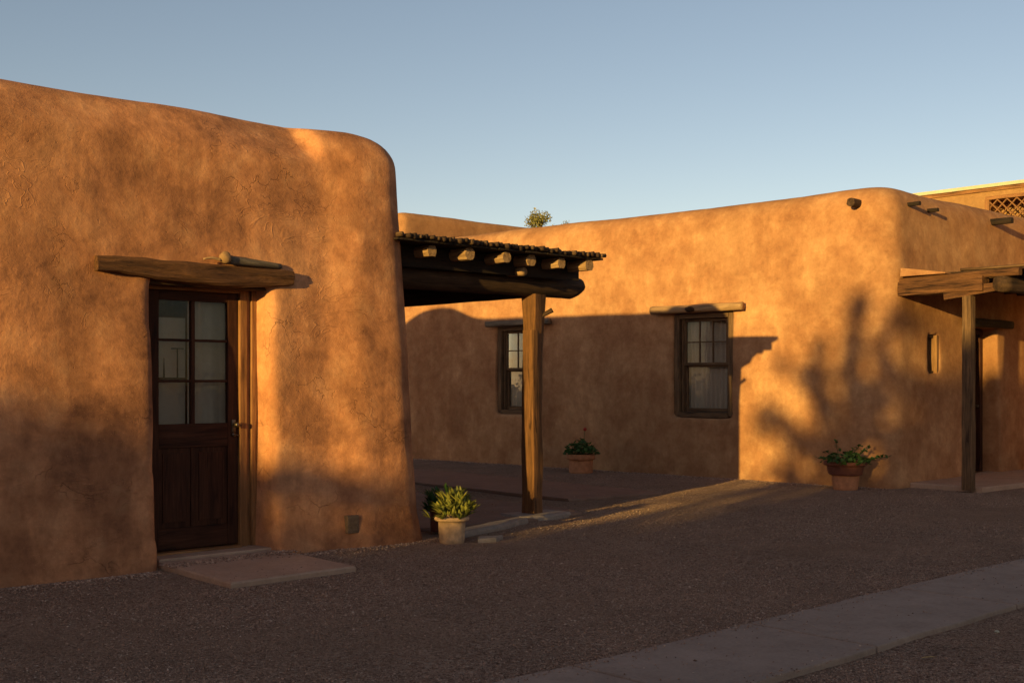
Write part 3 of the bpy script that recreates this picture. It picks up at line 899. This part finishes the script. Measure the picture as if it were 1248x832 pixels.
def geranium(c, z, rad, hgt, n, seed, parent, mat=None):
    rnd = random.Random(seed); bm = bmesh.new(); st_ = bmesh.new()
    for i in range(n):
        th = rnd.uniform(0, 6.283); q = math.sqrt(rnd.random()) * rad
        hh = hgt * (1 - (q / rad) ** 2 * .65) * rnd.uniform(.35, 1.0)
        p = Vector((c[0] + q * math.cos(th), c[1] + q * math.sin(th), z + hh))
        rot = Matrix.Rotation(rnd.uniform(0, 6.28), 3, 'Z') @ Matrix.Rotation(rnd.uniform(-.9, .9), 3, 'X') @ Matrix.Rotation(rnd.uniform(-.9, .9), 3, 'Y')
        r = rnd.uniform(.018, .034); cv = bm.verts.new(p); ring = []
        for k in range(9):
            a = k / 9 * 6.283; rr = r * (1 + .16 * math.cos(a * 4.5))
            ring.append(bm.verts.new(p + rot @ Vector((rr * math.cos(a), rr * math.sin(a), .25 * rr))))
        for k in range(9): bm.faces.new((cv, ring[k], ring[(k + 1) % 9]))
        if i % 3 == 0:
            log(st_, (c[0] + q * .4 * math.cos(th), c[1] + q * .4 * math.sin(th), z), p, .004, .002, 5, 2, wob=0)
    f = obj("foliage", bm, mat or M['leaf_dark'], parent, True)
    obj("stem", st_, M['leaf_dark'], parent, True)
    return f

def pot(c, r, h, mat, name="pot", rim=.14, base_k=.74, parent=None, z=None, seed=0):
    z = gh(c[0], c[1]) - .004 if z is None else z
    bm = bmesh.new(); rb_ = r * base_k; rh = h * rim; rn = r - .028
    prof = [(rb_ * .96, 0), (rb_, .006)]
    for k in range(1, 8):
        t = k / 8; prof.append((rb_ + (rn * .96 - rb_) * (t ** .8), (h - rh) * t))
    prof += [(rn * .96, h - rh), (rn + .012, h - rh + .002), (r - .004, h - rh + .008), (r, h - rh * .5), (r - .004, h - .004), (r - .012, h), (r - .030, h), (r - .036, h - .01), (r - .04, h - .05)]
    lathe(bm, prof, (c[0], c[1], z), 44, .012, seed)
    o = obj(name, bm, mat, parent, True)
    s = bmesh.new(); lathe(s, [(r - .05, h - .06), (r - .041, h - .045), (r - .06, h - .032), (.02, h - .025)], (c[0], c[1], z), 24, .0); obj("soil", s, M['soil'], parent, True)
    return z + h

t = thing("potted_plant", "pale clay pot of broad yellow green leaves at the big house corner", "potted plant", (6.33, 7.58, 0))
zt = pot((6.33, 7.58), .148, .225, M['pot_pale'], parent=t, base_k=.70, rim=.17)
broad_plant((6.36, 7.57), zt - .05, .28, .29, 85, 4, M['leaf_agave'], t)
t = thing("potted_plant", "small dark pot of shadowed leaves tucked behind the pale clay pot", "potted plant", (6.62, 8.02, 0))
zt = pot((6.62, 8.06), .14, .20, M['pot_dark'], parent=t, z=.03)
broad_plant((6.60, 8.02), zt - .04, .22, .24, 46, 9, M['leaf_dark'], t)
t = thing("potted_plant", "terracotta pot with dark green plant against the shaded long wall", "potted plant", (12.62, 12.1, 0))
zt = pot((12.62, 12.12), .215, .285, M['terracotta'], parent=t, rim=.3, base_k=.82)
geranium((12.62, 12.10), zt - .04, .27, .27, 210, 5, t)
b_ = bmesh.new(); log(b_, (12.60, 12.05, zt), (12.58, 12.0, zt + .36), .004, .003, 6, 3, wob=0); obj("stem", b_, M['leaf_dark'], t)
b_ = bmesh.new(); bmesh.ops.create_icosphere(b_, subdivisions=2, radius=.028, matrix=Matrix.Translation((12.58, 12.0, zt + .37))); obj("flower", b_, M['petal'], t)
t = thing("potted_plant", "wide rimmed dark bowl nested in terracotta pot with sprawling green plant at sunlit corner", "potted plant", (13.02, 7.78, 0))
c3 = (13.10, 7.98)
zb = pot(c3, .205, .235, M['terracotta'], parent=t, rim=.16, base_k=.72)
zt = pot(c3, .27, .17, M['pot_dark'], "bowl", rim=.3, base_k=.74, parent=t, z=zb - .045)
geranium(c3, zt - .05, .30, .17, 150, 6, t)
rnd = random.Random(3)
for k, (dx, dz) in enumerate(((-.34, .04), (.36, .02), (.46, .05), (.18, .20), (-.12, .25), (.10, .16), (.55, .06), (-.24, .12), (.30, .17))):
    # sprigs that reach out; screen-right here is +x -y
    px_, py_ = c3[0] + dx * .73, c3[1] - dx * .68
    b_ = bmesh.new(); log(b_, (c3[0] + dx * .2, c3[1] - dx * .2, zt - .04), (px_, py_, zt + dz), .004, .003, 6, 4, wob=0, bend=.02)
    for q in range(11):
        t_ = rnd.uniform(.55, 1.05); P_ = Vector((c3[0], c3[1], zt - .03)).lerp(Vector((px_, py_, zt + dz)), t_)
        d = Vector((rnd.uniform(-1, 1), rnd.uniform(-1, 1), rnd.uniform(-.2, 1))).normalized()
        leaf_blade(b_, P_, P_ + d * .055, .02, .2, .2, 3)
    obj("sprig", b_, M['leaf_dark'], t, True)
t = thing("potted_plant", "green plant beside the gable door, cut off by the right photo edge", "potted plant", (17.15, 7.3, 0))
zt = pot((17.28, 7.28), .13, .18, M['terracotta'], parent=t, z=.06)
geranium((17.28, 7.28), zt - .03, .2, .2, 110, 12, t)

# ------------------------------------------------------------------ trees
def leaf_cloud(bm, clumps, size, dens, seed):
    rnd = random.Random(seed)
    for (c, r, fl) in clumps:
        c = Vector(c); n = int(dens * r * r * fl)
        for i in range(n):
            d = Vector((rnd.gauss(0, 1), rnd.gauss(0, 1), rnd.gauss(0, 1))).normalized() * (r * rnd.random() ** .45)
            p = c + d; s = size * rnd.uniform(.6, 1.3)
            a = Vector((rnd.gauss(0, 1), rnd.gauss(0, 1), rnd.gauss(0, 1))).normalized(); b = a.orthogonal().normalized()
            q = a.cross(b)
            v = [bm.verts.new(p + b * s), bm.verts.new(p + q * s * .45), bm.verts.new(p - b * s), bm.verts.new(p - q * s * .45)]
            bm.faces.new(v)

def tree_at(name, label, x, y, H, crown_r, crown_h, seed, leaf, dens, group=None):
    rnd = random.Random(seed)
    t = thing(name, label, "tree", (x, y, 0), group)
    tb = bmesh.new(); log(tb, (x, y, -.2), (x + .05, y, H * .93), .14, .02, 10, 16, 0, .1, .05, seed)
    cl = []
    for i in range(40):
        z = H - crown_h * rnd.random() ** 1.2; k = (H - z) / crown_h
        rr = crown_r * min(1, .5 + 1.3 * k) * rnd.uniform(.3, 1.)
        th = rnd.uniform(0, 6.28); c = (x + rr * math.cos(th), y + rr * math.sin(th), z)
        cl.append((c, rnd.uniform(.14, .34) * (crown_r ** .5), 1.))
        log(tb, (x, y, z - .5), c, .025, .008, 6, 4, 0, .1, 0, i)
    for i in range(9):   # bare twigs on top
        th = rnd.uniform(0, 6.28); rr = crown_r * rnd.uniform(.1, .8)
        log(tb, (x, y, H - .8), (x + rr * math.cos(th), y + rr * math.sin(th), H + rnd.uniform(-.3, .2)), .014, .005, 5, 4, 0, .1, 0, i)
    obj("trunk", tb, M['bark'], t, True)
    lb_ = bmesh.new(); leaf_cloud(lb_, cl, leaf, dens, seed + 1); obj("crown", lb_, M['leaf_tree'], t)
    return t
def far_pt(px, depth):
    k = (px - 624) / 1431
    return (.6794 + k * .7337) * depth, (.7337 - k * .6794) * depth
x, y = far_pt(657, 45)
tree_at("young_tree", "small leafy tree top peeking over the adobe parapet, fuller of the two", x, y, 7.75, .85, 2.2, 31, .045, 1600)
x, y = far_pt(689, 45)
tree_at("sapling", "thin sprig of a sapling just showing over the long roof", x, y, 7.42, .22, 1.0, 37, .04, 500)

# unseen hedge added behind the camera, top profile shaped to cast evening shade
SD = Vector((.963, .269, 0)); SW = Vector((-.269, .963, 0))
def back_pt(w, s, z): 
    q = SD * s + SW * w; return Vector((q.x, q.y, z))
S0 = -20.; DH = (-28 - S0) * .125
hg = bmesh.new(); rnd = random.Random(77)
prof = [(-14, 5.6), (.5, 6.2), (1.8, 7.0), (2.9, 7.05), (3.45, 6.80), (3.60, 5.6), (4.2, 5.22), (4.40, 5.20), (4.50, 4.86), (4.90, 4.82), (4.98, 5.18), (5.12, 5.15), (5.18, 4.62), (5.72, 4.55), (5.86, 4.46), (6.0, 4.56), (6.40, 4.60), (6.62, 5.2), (7.0, 5.32), (9, 5.4), (13, 5.0)]  # crest heights follow the shade edge wanted on walls and ground
def Hp(w):
    for (a, ha), (b, hb) in zip(prof, prof[1:]):
        if a <= w <= b: return DH + ha + (hb - ha) * (w - a) / (b - a)
    return prof[0][1] + DH
w = -14.
while w < 13:
    hh = Hp(w); st_w = .09 if 3 < w < 8 else .3
    n = int(34 * st_w / .09 * (1 if st_w < .2 else .5))
    for i in range(n):
        z = hh - abs(rnd.gauss(0, .16)) if i % 2 else rnd.uniform(.1, hh)
        if i % 7 == 0: z = hh + rnd.uniform(0, .10)
        p = back_pt(w + rnd.uniform(0, st_w), S0 + rnd.uniform(-.8, .8), z)
        s = rnd.uniform(.05, .09) if st_w < .2 else rnd.uniform(.12, .2)
        a = Vector((rnd.gauss(0, 1), rnd.gauss(0, 1), rnd.gauss(0, 1))).normalized(); b = a.orthogonal().normalized(); q = a.cross(b)
        hg.faces.new([hg.verts.new(p + b * s), hg.verts.new(p + q * s * .6), hg.verts.new(p - b * s), hg.verts.new(p - q * s * .6)])
    w += st_w
hedge = thing("shade_hedge", "unseen hedge added behind the viewer to cast the evening shade", "hedge", back_pt(0, S0, 0))
obj("foliage", hg, M['leaf_hedge'], hedge)
core = bmesh.new(); prev = None; w = -14.
while w <= 13.01:
    hh = Hp(w) - .10
    row = [core.verts.new(back_pt(w, S0 - .5, -.1)), core.verts.new(back_pt(w, S0 - .5, hh)), core.verts.new(back_pt(w, S0 + .5, hh - .06)), core.verts.new(back_pt(w, S0 + .5, -.1))]
    if prev:
        for a in range(4): core.faces.new((prev[a], prev[(a + 1) % 4], row[(a + 1) % 4], row[a]))
    else: core.faces.new(row)
    prev = row; w += .06
core.faces.new(prev); bmesh.ops.recalc_face_normals(core, faces=core.faces[:])
obj("core", core, M['leaf_hedge'], hedge)
# street tree whose crown dapples the sunlit corner
cl = []
for (w, z, r, f) in [(4.2, 5.49, 0.18, 1.6), (4.22, 5.8, 0.15, 1.6), (4.19, 5.99, 0.13, 1.6), (4.33, 6.22, 0.18, 1.5), (4.17, 6.62, 0.18, 1.5), (4.16, 6.81, 0.23, 1.5), (4.11, 7.08, 0.14, 1.5), (4.17, 7.15, 0.17, 1.5), (4.22, 7.48, 0.14, 1.5), (4.2, 7.71, 0.18, 1.5), (4.18, 7.99, 0.16, 1.5), (4.12, 8.21, 0.14, 1.5), (4.23, 6.27, 0.2, 1.3), (4.48, 6.4, 0.22, 1.3), (4.61, 6.74, 0.2, 1.3), (4.6, 6.84, 0.18, 1.3), (4.69, 7.11, 0.17, 1.3), (4.76, 7.29, 0.19, 1.0), (4.69, 7.56, 0.13, 1.0), (4.44, 5.96, 0.17, 1.2), (4.64, 6.13, 0.19, 1.2), (4.72, 6.29, 0.17, 1.2), (4.94, 6.34, 0.18, 1.2), (5.15, 6.53, 0.14, 1.2), (5.42, 6.62, 0.22, 1.2), (4.07, 6.49, 0.16, 1.5), (3.99, 6.54, 0.21, 1.5), (3.89, 6.73, 0.16, 1.5), (3.81, 6.88, 0.19, 1.5), (3.72, 7.17, 0.19, 1.5), (3.95, 6.91, 0.21, 1.2), (4.13, 7.0, 0.21, 1.2), (4.28, 7.32, 0.19, 1.2), (3.71, 5.67, 0.27, 1.8), (3.66, 5.93, 0.23, 1.8), (3.66, 6.19, 0.21, 1.8), (3.63, 6.42, 0.24, 1.8), (4.76, 5.85, 0.14, 1.2), (5.04, 5.79, 0.18, 1.2), (5.12, 5.8, 0.18, 1.2), (4.95, 6.25, 0.14, 0.8), (5.16, 6.29, 0.1, 0.8), (5.18, 6.11, 0.1, 0.8), (5.38, 5.95, 0.1, 0.8), (5.66, 5.78, 0.11, 0.8), (4.56, 6.86, 0.13, 0.7), (4.75, 7.07, 0.1, 0.7), (4.95, 7.25, 0.11, 0.7), (5.22, 7.33, 0.13, 0.7), (3.83, 7.49, 0.18, 1.0), (3.81, 7.77, 0.13, 1.0), (3.62, 7.91, 0.17, 1.0), (4.59, 5.45, 0.12, 1.4), (4.73, 5.47, 0.14, 1.4),
                     (3.3, 7.0, .36, 1.2), (3.3, 6.5, .40, 1.2), (3.2, 6.0, .42, 1.1), (2.9, 7.1, .38, 1.2), (2.85, 6.6, .42, 1.2), (2.5, 7.2, .45, 1.2), (6.1, 5.27, .13, 3.), (6.18, 5.25, .12, 3.), (6.25, 5.26, .12, 3.), (6.33, 5.28, .12, 3.), (6.4, 5.27, .13, 3.), (6.55, 5.27, .13, 2.2), (5.98, 5.18, .10, 1.5), (2.4, 6.5, .5, 1.2), (2.0, 7.1, .5, 1.), (1.4, 6.8, .6, 1.), (3.45, 5.6, .3, 1.)]:  # small dense clumps here added to shade a band beside the left door
    cl.append((back_pt(w, S0 - 1.5 + random.uniform(-.5, .5), z - .19 + DH), r * (1.22 if r < .3 else 1.), f))
tr = thing("street_tree", "broad leafy street tree standing before the hedge behind the viewer", "tree", back_pt(3.9, S0 - 1.5, 0))
b_ = bmesh.new(); leaf_cloud(b_, cl, .06, 2900, 91); obj("crown", b_, M['leaf_tree'], tr)
b_ = bmesh.new(); base = back_pt(3.95, S0 - 1.5, -.1); fork = back_pt(4.1, S0 - 1.5, 5.6 + DH)
log(b_, base, fork, .2, .10, 10, 12, 0, .1, .05, 5)
for c, r, f in cl[::2]: log(b_, fork, c, .045, .015, 6, 6, 0, .1, .08, 3)
obj("trunk", b_, M['bark'], tr, True)

# ------------------------------------------------------------------ loose gravel, leaf
def on_slab(x, y):
    if 3.05 < y < 3.89: return .03
    if 3.84 < x < 4.93 and 6.84 < y < 8.4: return .044
    if 9.4 < x < 11.1 and y > 9.1: return .026
    if 6.2 < x < 8.8 and y > 8.2: return .035
    if x > 13.95 and y > 6.4: return .06
    if x < 6.3 and y > 7.95: return None
    if x > lw(y) - .02 and y > 7.5: return None
    return 0
rnd = random.Random(5); verts = []; faces = []
oct_v = [(1, 0, 0), (-1, 0, 0), (0, 1, 0), (0, -1, 0), (0, 0, 1), (0, 0, -1)]
oct_f = [(0, 2, 4), (2, 1, 4), (1, 3, 4), (3, 0, 4), (2, 0, 5), (1, 2, 5), (3, 1, 5), (0, 3, 5)]
cnt = 0
while cnt < 88000:
    dep = 4.6 + 12.5 * rnd.random() ** 1.6; lat = rnd.uniform(-.46, .46) * dep
    x = .6794 * dep + .7337 * lat; y = .7337 * dep - .6794 * lat
    s_ = on_slab(x, y)
    if s_ is None or (s_ > 0 and rnd.random() > (.35 if (3.76 < y < 3.9 or 3.0 < y < 3.16) else .03)): continue
    if noise.noise(Vector((x * .55, y * .55, 2))) + rnd.uniform(-.35, .35) < -.02: continue
    r = rnd.uniform(.0024, .0056) * (1.5 if rnd.random() < .06 else 1) * (1 + dep * .02)
    z = gh(x, y) * (1 if s_ == 0 else .6 if s_ == .03 else 0) + s_ + r * .25
    ca, sa = math.cos(rnd.uniform(0, 6.28)), math.sin(rnd.uniform(0, 6.28))
    k = len(verts); sx, sy, sz = rnd.uniform(.8, 1.5), rnd.uniform(.6, 1.1), rnd.uniform(.45, .85)
    th = rnd.uniform(0, 6.28); ca, sa = math.cos(th), math.sin(th)
    for (a, b, c) in oct_v:
        a, b, c = a * sx * r + rnd.uniform(-.3, .3) * r, b * sy * r + rnd.uniform(-.3, .3) * r, c * sz * r
        verts.append((x + a * ca - b * sa, y + a * sa + b * ca, z + c))
    faces += [(k + a, k + b, k + c) for a, b, c in oct_f]
    cnt += 1
    if cnt == 80000: break
def scatter(fx, n, lo, hi):
    for _ in range(n):
        x, y = fx(rnd.random()); s_ = on_slab(x, y) or 0
        r = rnd.uniform(lo, hi); k = len(verts); th = rnd.uniform(0, 6.28); ca, sa = math.cos(th), math.sin(th)
        for (a, b, c) in oct_v:
            a, b, c = a * r * rnd.uniform(.9, 1.5), b * r * rnd.uniform(.7, 1.2), c * r * .7
            verts.append((x + a * ca - b * sa, y + a * sa + b * ca, gh(x, y) + s_ + r * .3 + c))
        faces.extend([(k + a, k + b, k + c) for a, b, c in oct_f])
# stones drifted against the wall feet and on the doorstep and path
scatter(lambda t: (2.2 + 4.2 * t, 7.86 - abs(rnd.gauss(0, .10))), 2600, .004, .011)
scatter(lambda t: (lw(7.6 + 9 * t) - .03 - abs(rnd.gauss(0, .12)), 7.6 + 9 * t), 1500, .006, .013)
scatter(lambda t: (3.9 + .95 * t, 6.9 + rnd.random() * 1.0), 26, .003, .006)
scatter(lambda t: (3. + 8 * t, 3.1 + rnd.random() * .75), 160, .003, .006)
me = D.meshes.new("gravel"); me.from_pydata(verts, [], faces)
tag(obj("gravel", me, M['pebble']), kind="stuff")
b_ = bmesh.new()
def P(px, py):
    d = 1.35 * 1431 / (py - 465); l = (px - 624) / 1431 * d; return .6794 * d + .7337 * l, .7337 * d - .6794 * l
x, y = P(1131, 803); zz = gh(x, y) + .012
leaf_blade(b_, (x - .025, y + .02, zz), (x + .03, y - .03, zz + .006), .012, .0, .4, 5)
tag(obj("fallen_leaf", b_, M['leaf_dry'], smooth=True), "small dry yellow leaf lying on the gravel below the concrete path", "leaf")
b_ = bmesh.new(); x, y = P(1215, 770); bmesh.ops.create_icosphere(b_, subdivisions=2, radius=.014, matrix=Matrix.Translation((x, y, gh(x, y) + .008)))
for v in b_.verts: v.co.z = gh(x, y) + .006 + (v.co.z - gh(x, y) - .006) * .6; v.co.x += .004 * noise.noise(v.co * 90)
tag(obj("pebble", b_, M['cap']), "single whitish pebble on the gravel at lower right", "pebble")

# ------------------------------------------------------------------ light, sky, camera
EL = math.atan(.125)
sd = Vector((.963, .269, 0)).normalized() * math.cos(EL); sd.z = -math.sin(EL)
L = D.lights.new("sun", 'SUN'); L.energy = 5.0; L.color = (1., .72, .205); L.angle = R(.5)
so = D.objects.new("sun", L); so.rotation_euler = sd.to_track_quat('-Z', 'Y').to_euler(); so.location = (-20, -5, 20); COL.objects.link(so)
w = D.worlds.new("World"); sc.world = w; w.use_nodes = True
nt = w.node_tree
bg = nt.nodes["Background"]
sky = nt.nodes.new("ShaderNodeTexSky"); sky.sky_type = 'NISHITA'; sky.sun_disc = False
sky.sun_elevation = EL
sky.sun_rotation = math.atan2(-sd.x, -sd.y)            # clockwise from +Y towards the sun
sky.air_density = 1.; sky.dust_density = 1.9; sky.ozone_density = 1.6; sky.altitude = 2000
tint = nt.nodes.new("ShaderNodeMix"); tint.data_type = 'RGBA'; tint.blend_type = 'MULTIPLY'; tint.inputs[0].default_value = 1.
tint.inputs[7].default_value = (1.47, 1.09, .89, 1)       # warm white balance of the photograph
nt.links.new(sky.outputs[0], tint.inputs[6]); nt.links.new(tint.outputs[2], bg.inputs[0]); bg.inputs[1].default_value = .119

cam = D.cameras.new("camera"); co = D.objects.new("camera", cam); COL.objects.link(co)
cam.sensor_width = 36; cam.lens = 1431 / 1248 * 36; cam.shift_y = 49 / 1248
cam.clip_end = 2000; cam.clip_start = .05
co.location = (0, 0, 1.35); co.rotation_euler = (R(90), 0, R(-42.8))
sc.camera = co
sc.view_settings.view_transform = 'Standard'; sc.view_settings.look = 'None'
sc.view_settings.exposure = .50; sc.view_settings.gamma = 1.; sc.view_settings.use_curve_mapping = False
sc.cycles.use_denoising = True
sc.cycles.max_bounces = 8; sc.cycles.transparent_max_bounces = 12
